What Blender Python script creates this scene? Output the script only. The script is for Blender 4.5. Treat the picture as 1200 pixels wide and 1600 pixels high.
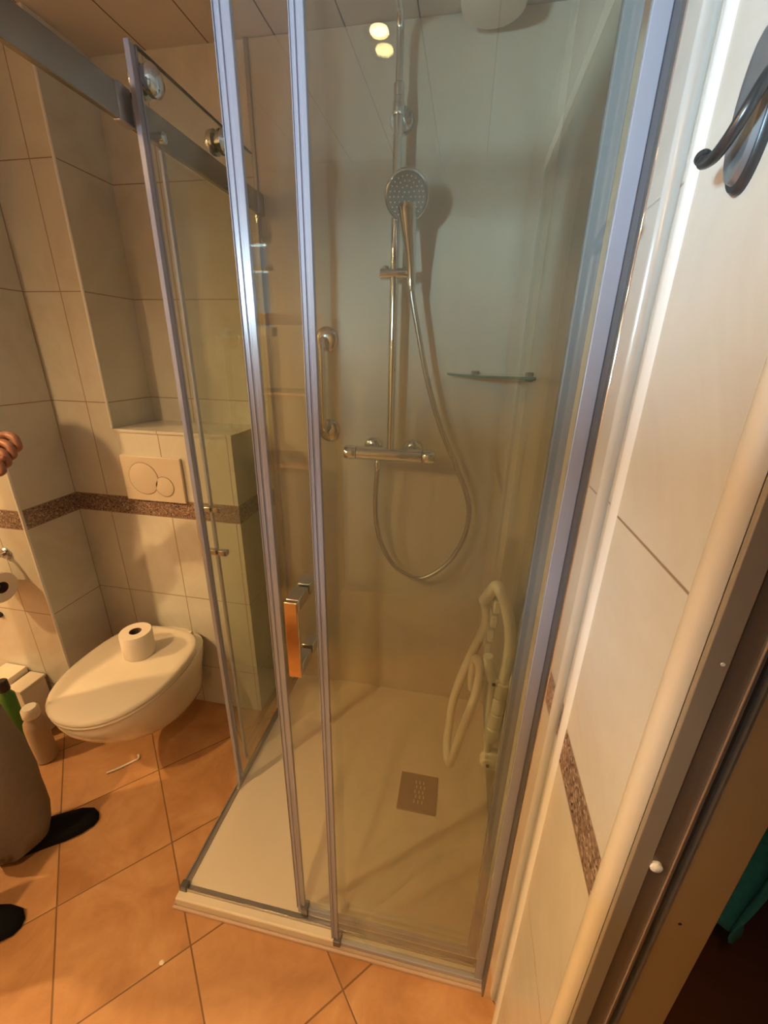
import bpy, math, random
from mathutils import Vector, Matrix
random.seed(7)
R = math.radians
for o in list(bpy.data.objects): bpy.data.objects.remove(o)
C = bpy.context.scene.collection
scene = bpy.context.scene

# ------------------------------------------------------------------ camera, world, light, exposure
cam_d = bpy.data.cameras.new('camera'); cam = bpy.data.objects.new('camera', cam_d); C.objects.link(cam)
right = Vector((0.98192271, 0.18833067, 0.01895656))
up = Vector((-0.08486952, 0.3485381, 0.93344435))
fwd = Vector((-0.16918912, 0.91817904, -0.35822101))
rot = Matrix((right, up, -fwd)).transposed()
cam.matrix_world = Matrix.Translation((-0.2029, -1.5186, 1.5193)) @ rot.to_4x4()
cam_d.sensor_fit = 'VERTICAL'; cam_d.sensor_height = 36.0; cam_d.lens = 645.8 / 1600 * 36
cam_d.clip_start = 0.01
scene.camera = cam
scene.view_settings.view_transform = 'Standard'; scene.view_settings.look = 'None'
scene.view_settings.gamma = 1.0; scene.view_settings.use_curve_mapping = False
scene.view_settings.exposure = 0.0

WARM = (1.0, 0.60, 0.245)
COOL = (0.62, 0.85, 1.0)
SPOT_W = 112.0
SPOTS = [(-0.53, -1.88), (-1.69, -1.78), (-2.85, -1.5)]
SPOT_GAIN = [0.8, 1.0, 1.6]
SPOT_CONE = [84, 158, 172]
DAY_W = 920.0
w = bpy.data.worlds.new('world'); scene.world = w; w.use_nodes = True
w.node_tree.nodes['Background'].inputs[0].default_value = (0.75, 0.9, 1.0, 1)
w.node_tree.nodes['Background'].inputs[1].default_value = 0.8

def lamp(name, typ, loc, energy, color, target=None, **kw):
    d = bpy.data.lights.new(name, typ); d.energy = energy; d.color = color
    for k, v in kw.items(): setattr(d, k, v)
    o = bpy.data.objects.new(name, d); C.objects.link(o); o.location = loc
    if target is not None:
        o.rotation_euler = (Vector(target) - Vector(loc)).to_track_quat('-Z', 'Y').to_euler()
    return o
# daylight falling in through the window in the wall behind the photographer
lamp('daylight', 'AREA', (-2.6, -3.5, 1.86), DAY_W, COOL, target=(-1.53, -2.76, 1.84), shape='RECTANGLE', size=1.5, size_y=0.5)

# ------------------------------------------------------------------ material helpers
class N:
    def __init__(s, name):
        s.m = bpy.data.materials.new(name); s.m.use_nodes = True
        s.t = s.m.node_tree; s.t.nodes.clear()
        s.out = s.t.nodes.new('ShaderNodeOutputMaterial')
        s.pos = None
    def n(s, typ, ins=None, **kw):
        nd = s.t.nodes.new(typ)
        for k, v in kw.items(): setattr(nd, k, v)
        if ins:
            for k, v in ins.items():
                if hasattr(v, 'is_output'): s.t.links.new(v, nd.inputs[k])
                else: nd.inputs[k].default_value = v
        return nd
    def math(s, op, a, b=0.0, c=0.0):
        nd = s.n('ShaderNodeMath', {0: a, 1: b, 2: c}, operation=op); return nd.outputs[0]
    def mix(s, f, a, b):
        nd = s.n('ShaderNodeMix', data_type='RGBA')
        for i, v in ((0, f), (6, a), (7, b)):
            if hasattr(v, 'is_output'): s.t.links.new(v, nd.inputs[i])
            else: nd.inputs[i].default_value = v
        return nd.outputs[2]
    def xyz(s):
        g = s.n('ShaderNodeNewGeometry'); q = s.n('ShaderNodeSeparateXYZ', {0: g.outputs['Position']})
        s.pos = g.outputs['Position']; return q.outputs
    def noise(s, scale, detail=4, rough=0.5, vec=None, dist=0.0):
        if vec is None:
            if s.pos is None: s.xyz()
            vec = s.pos
        nd = s.n('ShaderNodeTexNoise', {'Vector': vec, 'Scale': scale, 'Detail': detail, 'Roughness': rough, 'Distortion': dist})
        return nd.outputs[0]
    def ramp(s, f, stops):
        nd = s.n('ShaderNodeValToRGB', {0: f}); e = nd.color_ramp.elements
        while len(e) < len(stops): e.new(0.5)
        for i, (p, c) in enumerate(stops):
            e[i].position = p; e[i].color = c if len(c) == 4 else (*c, 1)
        return nd.outputs[0]
    def bsdf(s, col, rough=0.5, metal=0.0, bump=None, bstr=0.3, bdist=0.002, spec=0.5, coat=0.0, **kw):
        ins = {'Base Color': col, 'Roughness': rough, 'Metallic': metal, 'Specular IOR Level': spec, 'Coat Weight': coat}
        ins.update(kw)
        b = s.n('ShaderNodeBsdfPrincipled', ins)
        if bump is not None:
            bp = s.n('ShaderNodeBump', {'Height': bump, 'Strength': bstr, 'Distance': bdist})
            s.t.links.new(bp.outputs[0], b.inputs['Normal'])
        s.t.links.new(b.outputs[0], s.out.inputs[0]); return s.m

def rgba(c): return (c[0], c[1], c[2], 1.0)
def simple(name, col, rough=0.5, metal=0.0, var=0.06, vscale=14.0, **kw):
    k = N(name); k.xyz()
    f = k.noise(vscale)
    c = k.mix(f, rgba([x * (1 - var) for x in col]), rgba([min(1, x * (1 + var)) for x in col]))
    return k.bsdf(c, rough, metal, **kw)

def tile_wall(name, ax, uoff, per=0.268, rough=0.16):
    """cream wall tiles 27 x 35 cm with a granite listello between z .915 and .985; ax = 0 for faces across x, 1 across y"""
    k = N(name); o = k.xyz(); u, z = o[ax], o[2]
    du = k.math('PINGPONG', k.math('SUBTRACT', u, uoff - 20 * per), per / 2)
    z1 = k.math('PINGPONG', k.math('SUBTRACT', z, 0.985 - 10 * 0.352), 0.352 / 2)
    z2 = k.math('PINGPONG', k.math('SUBTRACT', z, 0.915 - 10 * 0.3535), 0.3535 / 2)
    upper = k.math('GREATER_THAN', z, 0.95)
    dz = k.math('ADD', k.math('MULTIPLY', upper, z1), k.math('MULTIPLY', k.math('SUBTRACT', 1.0, upper), z2))
    d = k.math('MINIMUM', du, dz)
    inb = k.math('LESS_THAN', k.math('ABSOLUTE', k.math('SUBTRACT', z, 0.95)), 0.0345)
    d2 = k.math('ADD', k.math('MULTIPLY', inb, k.math('MAXIMUM', dz, 0.0)), k.math('MULTIPLY', k.math('SUBTRACT', 1.0, inb), d))
    g = k.n('ShaderNodeMapRange', {0: d2, 1: 0.0009, 2: 0.0022, 3: 1.0, 4: 0.0}).outputs[0]
    f = k.noise(3.2, 6, 0.6, dist=0.8)
    f2 = k.noise(22.0, 5, 0.65)
    col = k.ramp(f, [(0.3, (0.55, 0.54, 0.48)), (0.5, (0.63, 0.64, 0.60)), (0.72, (0.69, 0.71, 0.68))])
    col = k.mix(k.math('MULTIPLY', f2, 0.22), col, (0.56, 0.47, 0.38, 1))
    v = k.n('ShaderNodeTexVoronoi', {'Vector': k.pos, 'Scale': 230.0})
    gr = k.ramp(v.outputs['Color'], [(0.15, (0.05, 0.03, 0.025)), (0.4, (0.30, 0.21, 0.17)), (0.62, (0.15, 0.10, 0.085)), (0.85, (0.48, 0.38, 0.33))])
    col = k.mix(inb, col, gr)
    col = k.mix(g, col, (0.27, 0.20, 0.14, 1))
    ro = k.math('ADD', rough, k.math('MULTIPLY', g, 0.5))
    h = k.math('ADD', k.math('MULTIPLY', k.math('SUBTRACT', 1.0, g), 1.0), k.math('MULTIPLY', f2, 0.12))
    return k.bsdf(col, ro, bump=h, bstr=0.35, bdist=0.0015)

def floor_mat():
    k = N('terracotta_floor_tiles'); o = k.xyz(); x, y = o[0], o[1]
    s2 = 1 / math.sqrt(2); per = 0.305
    u = k.math('MULTIPLY', k.math('ADD', x, y), s2); v = k.math('MULTIPLY', k.math('SUBTRACT', x, y), s2)
    uu = k.math('SUBTRACT', u, -1.277 - 30 * per); vv = k.math('SUBTRACT', v, 0.129 - 30 * per)
    d = k.math('MINIMUM', k.math('PINGPONG', uu, per / 2), k.math('PINGPONG', vv, per / 2))
    g = k.n('ShaderNodeMapRange', {0: d, 1: 0.0012, 2: 0.0028, 3: 1.0, 4: 0.0}).outputs[0]
    cell = k.n('ShaderNodeCombineXYZ', {0: k.math('FLOOR', k.math('DIVIDE', uu, per)), 1: k.math('FLOOR', k.math('DIVIDE', vv, per)), 2: 0.0})
    wn = k.n('ShaderNodeTexWhiteNoise', {'Vector': cell.outputs[0]})
    off = k.n('ShaderNodeVectorMath', {0: wn.outputs['Color'], 1: (9.0, 9.0, 9.0)}, operation='MULTIPLY').outputs[0]
    vec = k.n('ShaderNodeVectorMath', {0: k.pos, 1: off}, operation='ADD').outputs[0]
    f = k.noise(4.5, 6, 0.6, vec=vec, dist=1.2); f2 = k.noise(28.0, 5, 0.6, vec=vec)
    col = k.ramp(f, [(0.28, (0.36, 0.17, 0.065)), (0.48, (0.50, 0.265, 0.11)), (0.7, (0.62, 0.37, 0.175))])
    col = k.mix(k.math('MULTIPLY', f2, 0.55), col, (0.30, 0.13, 0.055, 1))
    col = k.mix(k.math('MULTIPLY', wn.outputs['Value'], 0.12), col, (0.7, 0.45, 0.27, 1))
    col = k.mix(g, col, (0.19, 0.095, 0.04, 1))
    ro = k.math('ADD', 0.3, k.math('MULTIPLY', f2, 0.2))
    h = k.math('SUBTRACT', k.math('MULTIPLY', f2, 0.3), g)
    return k.bsdf(col, ro, bump=h, bstr=0.4, bdist=0.002)

def ceiling_mat():
    k = N('ceiling_panels'); o = k.xyz()
    d = k.math('PINGPONG', k.math('SUBTRACT', o[0], -1.254 - 10 * 0.211), 0.211 / 2)
    g = k.n('ShaderNodeMapRange', {0: d, 1: 0.001, 2: 0.003, 3: 1.0, 4: 0.0}).outputs[0]
    f = k.noise(5.0, 4)
    col = k.mix(f, (0.54, 0.51, 0.49, 1), (0.62, 0.58, 0.56, 1))
    col = k.mix(g, col, (0.12, 0.08, 0.06, 1))
    return k.bsdf(col, 0.4, bump=k.math('SUBTRACT', 1.0, g), bstr=0.4)

def panel_mat():
    k = N('shower_wall_panel'); o = k.xyz()
    st = k.n('ShaderNodeVectorMath', {0: k.pos, 1: (90.0, 90.0, 3.0)}, operation='MULTIPLY').outputs[0]
    f = k.noise(1.0, 4, 0.6, vec=st); f2 = k.noise(2.4, 6, 0.6, dist=0.6); f3 = k.noise(9.0, 6, 0.7)
    col = k.mix(f2, (0.52, 0.485, 0.42, 1), (0.61, 0.575, 0.51, 1))
    col = k.mix(k.math('MULTIPLY', f, 0.3), col, (0.46, 0.42, 0.35, 1))
    ro = k.math('ADD', 0.24, k.math('MULTIPLY', f3, 0.16))
    return k.bsdf(col, ro, bump=f2, bstr=0.05)

def glass_mat(name, tint=(0.91, 0.93, 0.89), film=0.016, rough=0.0, gain=1.0):
    """clear pane: both faces mirror a little (Schlick), the rest passes straight through, with a thin film of limescale"""
    k = N(name)
    g = k.n('ShaderNodeNewGeometry')
    dt = k.n('ShaderNodeVectorMath', {0: g.outputs['Incoming'], 1: g.outputs['Normal']}, operation='DOT_PRODUCT').outputs['Value']
    c = k.math('SUBTRACT', 1.0, k.math('ABSOLUTE', dt))
    fr = k.math('ADD', 0.058 * gain, k.math('MULTIPLY', 0.95, k.math('POWER', c, 5.0)))
    fr = k.math('MINIMUM', fr, 1.0)
    tr = k.n('ShaderNodeBsdfTransparent', {0: rgba(tint)})
    gl = k.n('ShaderNodeBsdfGlossy', {'Color': (1, 1, 1, 1), 'Roughness': rough})
    m1 = k.n('ShaderNodeMixShader', {0: fr, 1: tr.outputs[0], 2: gl.outputs[0]})
    if film > 0:
        k.pos = g.outputs['Position']
        st = k.n('ShaderNodeVectorMath', {0: k.pos, 1: (22.0, 22.0, 4.0)}, operation='MULTIPLY').outputs[0]
        f = k.noise(1.0, 6, 0.7, vec=st)
        f = k.math('MULTIPLY', k.math('POWER', f, 2.0), film * 3.2)
        df = k.n('ShaderNodeBsdfDiffuse', {0: (0.82, 0.84, 0.83, 1)})
        m2 = k.n('ShaderNodeMixShader', {0: f, 1: m1.outputs[0], 2: df.outputs[0]})
    else: m2 = m1
    k.t.links.new(m2.outputs[0], k.out.inputs[0]); return k.m

def seal_mat():
    k = N('clear_plastic_seal')
    p = k.n('ShaderNodeBsdfPrincipled', {'Base Color': (0.46, 0.47, 0.57, 1), 'Roughness': 0.25, 'Specular IOR Level': 0.6})
    tr = k.n('ShaderNodeBsdfTransparent', {0: (0.86, 0.86, 0.92, 1)})
    m = k.n('ShaderNodeMixShader', {0: 0.66, 1: tr.outputs[0], 2: p.outputs[0]})
    k.t.links.new(m.outputs[0], k.out.inputs[0]); return k.m

def emit_mat(name, col, s):
    k = N(name); e = k.n('ShaderNodeEmission', {0: rgba(col), 1: s}); k.t.links.new(e.outputs[0], k.out.inputs[0]); return k.m

def wood_mat(name, a, b, rough=0.45, stretch=(3, 40, 40)):
    k = N(name); k.xyz()
    v = k.n('ShaderNodeVectorMath', {0: k.pos, 1: stretch}, operation='MULTIPLY').outputs[0]
    f = k.noise(1.0, 6, 0.65, vec=v, dist=0.6)
    return k.bsdf(k.mix(f, rgba(a), rgba(b)), rough, bump=f, bstr=0.1)

MAT = dict(
    tile_x=tile_wall('wall_tiles_across_x', 0, -1.27), tile_y=tile_wall('wall_tiles_across_y', 1, -0.975, per=0.25),
    floor=floor_mat(), ceiling=ceiling_mat(), panel=panel_mat(),
    glass=glass_mat('shower_glass'), green_glass=glass_mat('shelf_glass', (0.60, 0.84, 0.76), 0.20, 0.03, 2.0),
    win_glass=glass_mat('window_glass', (0.95, 0.97, 0.97), 0.0),
    seal=seal_mat(),
    chrome=simple('chrome', (0.68, 0.74, 0.80), 0.08, 1.0, var=0.03),
    chrome_dull=simple('brushed_chrome', (0.56, 0.54, 0.52), 0.26, 1.0, var=0.06),
    alu=simple('grey_aluminium', (0.42, 0.41, 0.41), 0.3, 0.85),
    alu_dark=simple('dark_grey_aluminium', (0.16, 0.16, 0.165), 0.35, 0.7),
    hose=simple('hose_metal', (0.46, 0.48, 0.49), 0.24, 0.9),
    spray=simple('spray_face_grey', (0.20, 0.20, 0.19), 0.5, spec=0.2),
    rail=simple('rail_chrome', (0.37, 0.335, 0.30), 0.2, 1.0),
    mirror_alu=simple('polished_aluminium', (0.76, 0.76, 0.75), 0.06, 0.9, var=0.02),
    orange_reflection=simple('chrome_orange_reflection', (0.78, 0.60, 0.40), 0.16, 1.0, var=0.2, vscale=60),  # chrome, with the orange floor's reflection put into its base colour
    tray=simple('tray_stone_resin', (0.70, 0.64, 0.54), 0.38, var=0.05, vscale=5.0),
    grout=simple('pinkish_sealant', (0.52, 0.39, 0.32), 0.5),
    ceramic=simple('white_ceramic', (0.78, 0.73, 0.64), 0.08, var=0.01, coat=0.4),
    lid=simple('white_seat_plastic', (0.79, 0.73, 0.62), 0.16, var=0.01),
    plastic=simple('white_plastic', (0.74, 0.72, 0.66), 0.3),
    seatp=simple('seat_white_coating', (0.72, 0.71, 0.65), 0.28, var=0.03),
    plate=simple('flush_plate_plastic', (0.62, 0.55, 0.46), 0.3, var=0.02),
    groove=simple('groove_brown', (0.25, 0.18, 0.12), 0.6),
    paper=simple('toilet_paper', (0.80, 0.74, 0.66), 0.9, var=0.02, vscale=80, bump=None),
    core=simple('paper_core', (0.12, 0.07, 0.045), 0.9),
    carton=simple('white_carton', (0.74, 0.68, 0.58), 0.7),
    drain=simple('drain_steel', (0.27, 0.25, 0.22), 0.34, 0.75, var=0.08, vscale=60),
    slot=simple('drain_slot', (0.62, 0.57, 0.48), 0.4, 0.5),
    black=simple('black_plastic', (0.014, 0.013, 0.013), 0.5),
    hookm=simple('dark_chrome', (0.075, 0.082, 0.09), 0.28, 0.6),
    hookp=simple('hook_plate_chrome', (0.30, 0.34, 0.38), 0.3, 0.7),
    trim=simple('white_glossy_trim', (0.76, 0.78, 0.78), 0.2, var=0.02),
    frame=simple('cream_frame_paint', (0.66, 0.61, 0.50), 0.32, var=0.03),
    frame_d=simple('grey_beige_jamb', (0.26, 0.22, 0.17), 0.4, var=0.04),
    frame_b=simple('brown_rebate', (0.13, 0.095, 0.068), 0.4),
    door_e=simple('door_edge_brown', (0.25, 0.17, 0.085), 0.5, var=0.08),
    shoe=simple('black_shoe', (0.004, 0.004, 0.005), 0.9, spec=0.15),
    trousers=simple('taupe_trousers', (0.19, 0.155, 0.12), 0.95, var=0.12, vscale=60),
    sweater=simple('brown_sweater', (0.16, 0.12, 0.10), 0.95, var=0.15, vscale=50),
    skin=simple('skin', (0.34, 0.155, 0.10), 0.5, var=0.06, vscale=30),
    hair=simple('hair', (0.07, 0.05, 0.04), 0.6),
    green=simple('green_plastic', (0.06, 0.20, 0.035), 0.4),
    teal=simple('teal_terry', (0.03, 0.27, 0.42), 0.95, var=0.25, vscale=90),
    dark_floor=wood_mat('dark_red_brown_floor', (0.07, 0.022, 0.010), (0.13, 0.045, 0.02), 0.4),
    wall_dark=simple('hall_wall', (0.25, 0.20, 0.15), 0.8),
    plaster=simple('white_plaster', (0.55, 0.50, 0.44), 0.8),
    shelfwood=wood_mat('light_wood', (0.50, 0.30, 0.13), (0.62, 0.40, 0.19), 0.4),
    bulb=emit_mat('warm_bulb', (1.0, 0.62, 0.28), 28.0),
)

# ------------------------------------------------------------------ mesh helpers
WO = {}
class MB:
    def __init__(s): s.v = []; s.f = []; s.mi = []; s.cur = 0
    def add(s, vs, fs):
        b = len(s.v); s.v += [Vector(v) for v in vs]
        for f in fs: s.f.append([b + i for i in f]); s.mi.append(s.cur)
        return s
    def box(s, lo, hi):
        x0, y0, z0 = [min(a, b) for a, b in zip(lo, hi)]; x1, y1, z1 = [max(a, b) for a, b in zip(lo, hi)]
        return s.add([(x0,y0,z0),(x1,y0,z0),(x1,y1,z0),(x0,y1,z0),(x0,y0,z1),(x1,y0,z1),(x1,y1,z1),(x0,y1,z1)],
                     [(0,3,2,1),(4,5,6,7),(0,1,5,4),(1,2,6,5),(2,3,7,6),(3,0,4,7)])
    def loft(s, rings, cap=True, closed=True):
        n = len(rings[0]); vs = [p for r in rings for p in r]; fs = []
        for i in range(len(rings) - 1):
            for j in range(n if closed else n - 1):
                a = i * n + j; b = i * n + (j + 1) % n
                fs.append((a, b, b + n, a + n))
        if cap:
            fs.append(tuple(reversed(range(n)))); fs.append(tuple(range((len(rings) - 1) * n, len(rings) * n)))
        return s.add(vs, fs)
    def tube(s, pts, r, seg=14, cap=True, flat=1.0):
        pts = [Vector(p) for p in pts]; rr = r if isinstance(r, (list, tuple)) else [r] * len(pts)
        rings = []; t0 = (pts[1] - pts[0]).normalized()
        a = Vector((0, 0, 1)) if abs(t0.z) < 0.9 else Vector((0, 1, 0))
        nrm = (a - t0 * a.dot(t0)).normalized()
        for i, p in enumerate(pts):
            if i == 0: t = pts[1] - pts[0]
            elif i == len(pts) - 1: t = pts[-1] - pts[-2]
            else: t = (pts[i + 1] - p).normalized() + (p - pts[i - 1]).normalized()
            t.normalize(); nrm = (nrm - t * nrm.dot(t)).normalized(); bn = t.cross(nrm)
            rings.append([p + (nrm * math.cos(2 * math.pi * k / seg) + bn * math.sin(2 * math.pi * k / seg) * flat) * rr[i] for k in range(seg)])
        return s.loft(rings, cap)
    def lathe(s, prof, org, axis=(0, 0, 1), seg=40, cap=True):
        """prof = [(radius, height along axis)]"""
        org = Vector(org); q = Vector(axis).normalized().to_track_quat('Z', 'Y')
        rings = [[org + q @ Vector((r * math.cos(2 * math.pi * k / seg), r * math.sin(2 * math.pi * k / seg), h)) for k in range(seg)] for r, h in prof]
        return s.loft(rings, cap)
    def prism(s, poly, lo, hi, ax=2):
        def P(p, h):
            if ax == 2: return (p[0], p[1], h)
            if ax == 1: return (p[0], h, p[1])
            return (h, p[0], p[1])
        return s.loft([[P(p, lo) for p in poly], [P(p, hi) for p in poly]])
    def build(s, name, mat, parent=None, org=None, bevel=0, bseg=2, angle=40, sub=0, smooth=True):
        if org is None:
            if parent is not None: org = WO[parent.name]
            else:
                xs = [v.x for v in s.v]; ys = [v.y for v in s.v]; zs = [v.z for v in s.v]
                org = Vector(((min(xs) + max(xs)) / 2, (min(ys) + max(ys)) / 2, min(zs)))
        org = Vector(org)
        me = bpy.data.meshes.new(name)
        me.from_pydata([v - org for v in s.v], [], s.f)
        for m in (mat if isinstance(mat, (list, tuple)) else [mat]): me.materials.append(m)
        for p, i in zip(me.polygons, s.mi): p.material_index = i
        import bmesh
        bm = bmesh.new(); bm.from_mesh(me); bmesh.ops.recalc_face_normals(bm, faces=bm.faces); bm.to_mesh(me); bm.free()
        if smooth:
            for p in me.polygons: p.use_smooth = True
            me.set_sharp_from_angle(angle=R(angle))
        o = bpy.data.objects.new(name, me); C.objects.link(o)
        if parent is not None:
            o.parent = parent; o.location = org - WO[parent.name]
        else: o.location = org
        WO[o.name] = org
        if bevel:
            md = o.modifiers.new('bevel', 'BEVEL'); md.width = bevel; md.segments = bseg; md.limit_method = 'ANGLE'; md.angle_limit = R(35)
        if sub:
            md = o.modifiers.new('sub', 'SUBSURF'); md.levels = sub; md.render_levels = sub
        return o

def thing(name, label, cat, loc=(0, 0, 0), group=None):
    o = bpy.data.objects.new(name, None); C.objects.link(o); o.location = loc; WO[o.name] = Vector(loc)
    o.empty_display_size = 0.05
    return tag(o, label, cat, group)
def tag(o, label, cat, group=None):
    o['label'] = label; o['category'] = cat
    if group: o['group'] = group
    return o
def struct(o): o['kind'] = 'structure'; return o
def smooth_path(pts, n=10, closed=False):
    P = [Vector(p) for p in pts]; out = []
    for i in range(len(P) - 1):
        p0 = P[max(i - 1, 0)]; p1 = P[i]; p2 = P[i + 1]; p3 = P[min(i + 2, len(P) - 1)]
        for k in range(n):
            t = k / n
            out.append(0.5 * ((2 * p1) + (p2 - p0) * t + (2 * p0 - 5 * p1 + 4 * p2 - p3) * t * t + (-p0 + 3 * p1 - 3 * p2 + p3) * t ** 3))
    out.append(P[-1]); return out

# ================================================================== THE ROOM
H = 2.372; YB = -0.22; XL = -1.68; YP = -0.445; YF = -2.7
def S(name, mat, *boxes, **kw):
    m = MB()
    for lo, hi in boxes: m.box(lo, hi)
    return struct(m.build(name, mat, **kw))
S('floor', MAT['floor'], ((-3.3, YF - .1, -.1), (0.0, 0.1, 0)))
S('ceiling', MAT['ceiling'], ((-3.3, YF - .1, H), (0.11, 0.1, H + .08)))
S('wall_back', MAT['tile_x'], ((-3.3, 0, 0), (0.11, 0.1, H)))
# tiled front of the cistern box, the full-height wall beside its niche, and the pier in front of both
def face_wall(name, boxes):
    m = MB()
    for lo, hi in boxes:
        b = len(m.f); m.box(lo, hi)
        m.mi[b + 3] = 1; m.mi[b + 5] = 1           # the two faces looking along x
    return struct(m.build(name, [MAT['tile_x'], MAT['tile_y']]))
face_wall('wall_niche', [((-3.3, YB, 0), (-1.452, 0.0, H))])
face_wall('wall_cistern', [((-1.452, YB, 0), (-0.985, 0.0, 1.236))])
face_wall('wall_pier', [((-3.3, YP, 0), (XL, YB, H))])
led = MB().box((-1.452, YB - .004, 1.236), (-0.981, 0.0, 1.246)).build('trim_1', MAT['tile_x']); struct(led)
struct(MB().box((-1.457, YB - .004, 1.246), (-1.447, YB + .004, H)).build('trim_2', MAT['trim'], bevel=.003))
struct(MB().box((XL - .006, YP - .003, 0), (XL + .004, YP + .007, H)).build('trim_3', MAT['trim'], bevel=.003))
S('wall_left', MAT['plaster'], ((-3.3, YF, 0), (-3.2, YP, H)))
# wall behind the photographer, with a window opening
wx0, wx1, wz0, wz1 = -1.80, -1.30, 1.6, 2.12
S('wall_front', MAT['plaster'], ((-3.3, YF - .12, 0), (wx0, YF, H)), ((wx1, YF - .12, 0), (0.11, YF, H)),
  ((wx0, YF - .12, 0), (wx1, YF, wz0)), ((wx0, YF - .12, wz1), (wx1, YF, H)))
wf = MB()
for lo, hi in (((wx0, YF - .09, wz0), (wx1, YF - .03, wz0 + .05)), ((wx0, YF - .09, wz1 - .05), (wx1, YF - .03, wz1)),
               ((wx0, YF - .09, wz0), (wx0 + .05, YF - .03, wz1)), ((wx1 - .05, YF - .09, wz0), (wx1, YF - .03, wz1)),
               ((wx0, YF - .09, wz0 + .34), (wx1, YF - .03, wz0 + .36))): wf.box(lo, hi)
win = struct(wf.build('window_1', MAT['plastic']))
MB().box((wx0 + .04, YF - .065, wz0 + .04), (wx1 - .04, YF - .059, wz1 - .04)).build('window_pane', MAT['win_glass'], win)
# right wall: shower part, strip beside it, tiled part set 6 mm forward up to the door frame; then behind the camera
DY0, DY1 = -1.268, -2.06
S('wall_right', MAT['tile_y'], ((0.0, -1.207, 0), (0.10, 0.0, H)), ((0.0, YF, 0), (0.10, DY1, H)), ((0.0, DY1, 2.08), (0.10, -1.207, H)))
S('wall_right_tiles', MAT['tile_y'], ((-0.006, -1.182, 0), (0.0, -0.985, H)))
tp = []
for i in range(13):
    a = math.pi * i / 12
    tp.append((-0.0105 * math.sin(a), -0.983 - 0.0145 * math.cos(a) * -1))
tp = [(0.0, -0.968)] + [(-0.0105 * math.sin(math.pi * i / 14), -0.984 + 0.016 * math.cos(math.pi * i / 14)) for i in range(15)]
struct(MB().prism(tp, 0, H).build('trim_4', MAT['trim']))
# smooth wall panels inside the shower, corner strip and end profile
S('wall_back_panel', MAT['panel'], ((-0.918, -0.005, 0.03), (0.0, 0.0, H - .002)))
S('wall_right_panel', MAT['panel'], ((-0.005, -0.905, 0.03), (0.0, -0.005, H - .002)))
struct(MB().box((-0.928, -0.012, 0.03), (-0.914, 0.0, H - .002)).build('trim_5', MAT['alu'], bevel=.002))
struct(MB().prism([(-0.005, -0.022), (-0.005, -0.005), (-0.022, -0.005)], 0.04, H - .002).build('trim_6', MAT['panel']))

# door frame in the right wall, its face seen edge-on, beside the open doorway
fr = thing('door_frame', 'cream painted door frame with rounded edge beside the white wall tiles', 'door frame', (0, -1.2, 0))
m = MB(); m.prism([(0.0, -1.181)] + [(-0.013 * math.sin(math.pi * i / 12) , -1.194 + 0.013 * math.cos(math.pi * i / 12)) for i in range(13)] + [(0.0, -1.207), (0.10, -1.207), (0.10, -1.181)], 0, 2.12)
m.build('architrave', MAT['frame'], fr)
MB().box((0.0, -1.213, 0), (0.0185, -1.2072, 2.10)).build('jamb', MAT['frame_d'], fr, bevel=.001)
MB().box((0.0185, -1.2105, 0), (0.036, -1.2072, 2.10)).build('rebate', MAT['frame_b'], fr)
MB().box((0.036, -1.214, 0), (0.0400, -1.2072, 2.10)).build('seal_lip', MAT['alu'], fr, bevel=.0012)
MB().box((0.0400, -1.2085, 0), (0.0465, -1.2072, 2.10)).build('shaded_gap', MAT['black'], fr)  # black strip standing in for the shade inside the open gap
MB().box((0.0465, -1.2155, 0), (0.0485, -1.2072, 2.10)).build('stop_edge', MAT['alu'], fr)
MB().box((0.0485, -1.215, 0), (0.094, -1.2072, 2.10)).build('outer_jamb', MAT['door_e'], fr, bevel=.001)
MB().lathe([(0.0058, 0), (0.0058, .004), (0.0038, .0055)], (0.0235, -1.2105, 1.047), (0, -1, 0), 16).build('buffer', MAT['trim'], fr)['label'] = 'white rubber buffer'
MB().lathe([(0.0016, 0), (0.0016, .0006)], (0.013, -1.213, 1.297), (0, -1, 0), 12).build('screw', MAT['trim'], fr)
MB().lathe([(0.0018, 0), (0.0018, .0004)], (0.063, -1.215, .971), (0, -1, 0), 12).build('screw_hole', MAT['black'], fr)
# far side of the opening
MB().box((-0.013, DY1, 0), (0.10, DY1 + .025, 2.08)).build('far_jamb', MAT['frame'], fr)
MB().box((-0.013, DY1, 2.08), (0.10, -1.18, 2.12)).build('lintel', MAT['frame'], fr)
# the hall beyond the doorway
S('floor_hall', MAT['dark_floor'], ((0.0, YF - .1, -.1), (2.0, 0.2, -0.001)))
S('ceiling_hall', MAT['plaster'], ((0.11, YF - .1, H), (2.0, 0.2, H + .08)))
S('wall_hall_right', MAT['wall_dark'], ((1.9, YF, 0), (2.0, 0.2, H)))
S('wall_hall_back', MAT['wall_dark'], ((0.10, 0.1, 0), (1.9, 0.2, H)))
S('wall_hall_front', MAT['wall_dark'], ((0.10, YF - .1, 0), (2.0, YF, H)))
S('baseboard_hall', wood_mat('hall_skirting', (0.20, 0.09, 0.04), (0.28, 0.13, 0.06)), ((0.10, -0.03, 0), (1.9, 0.1, .09)))

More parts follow.
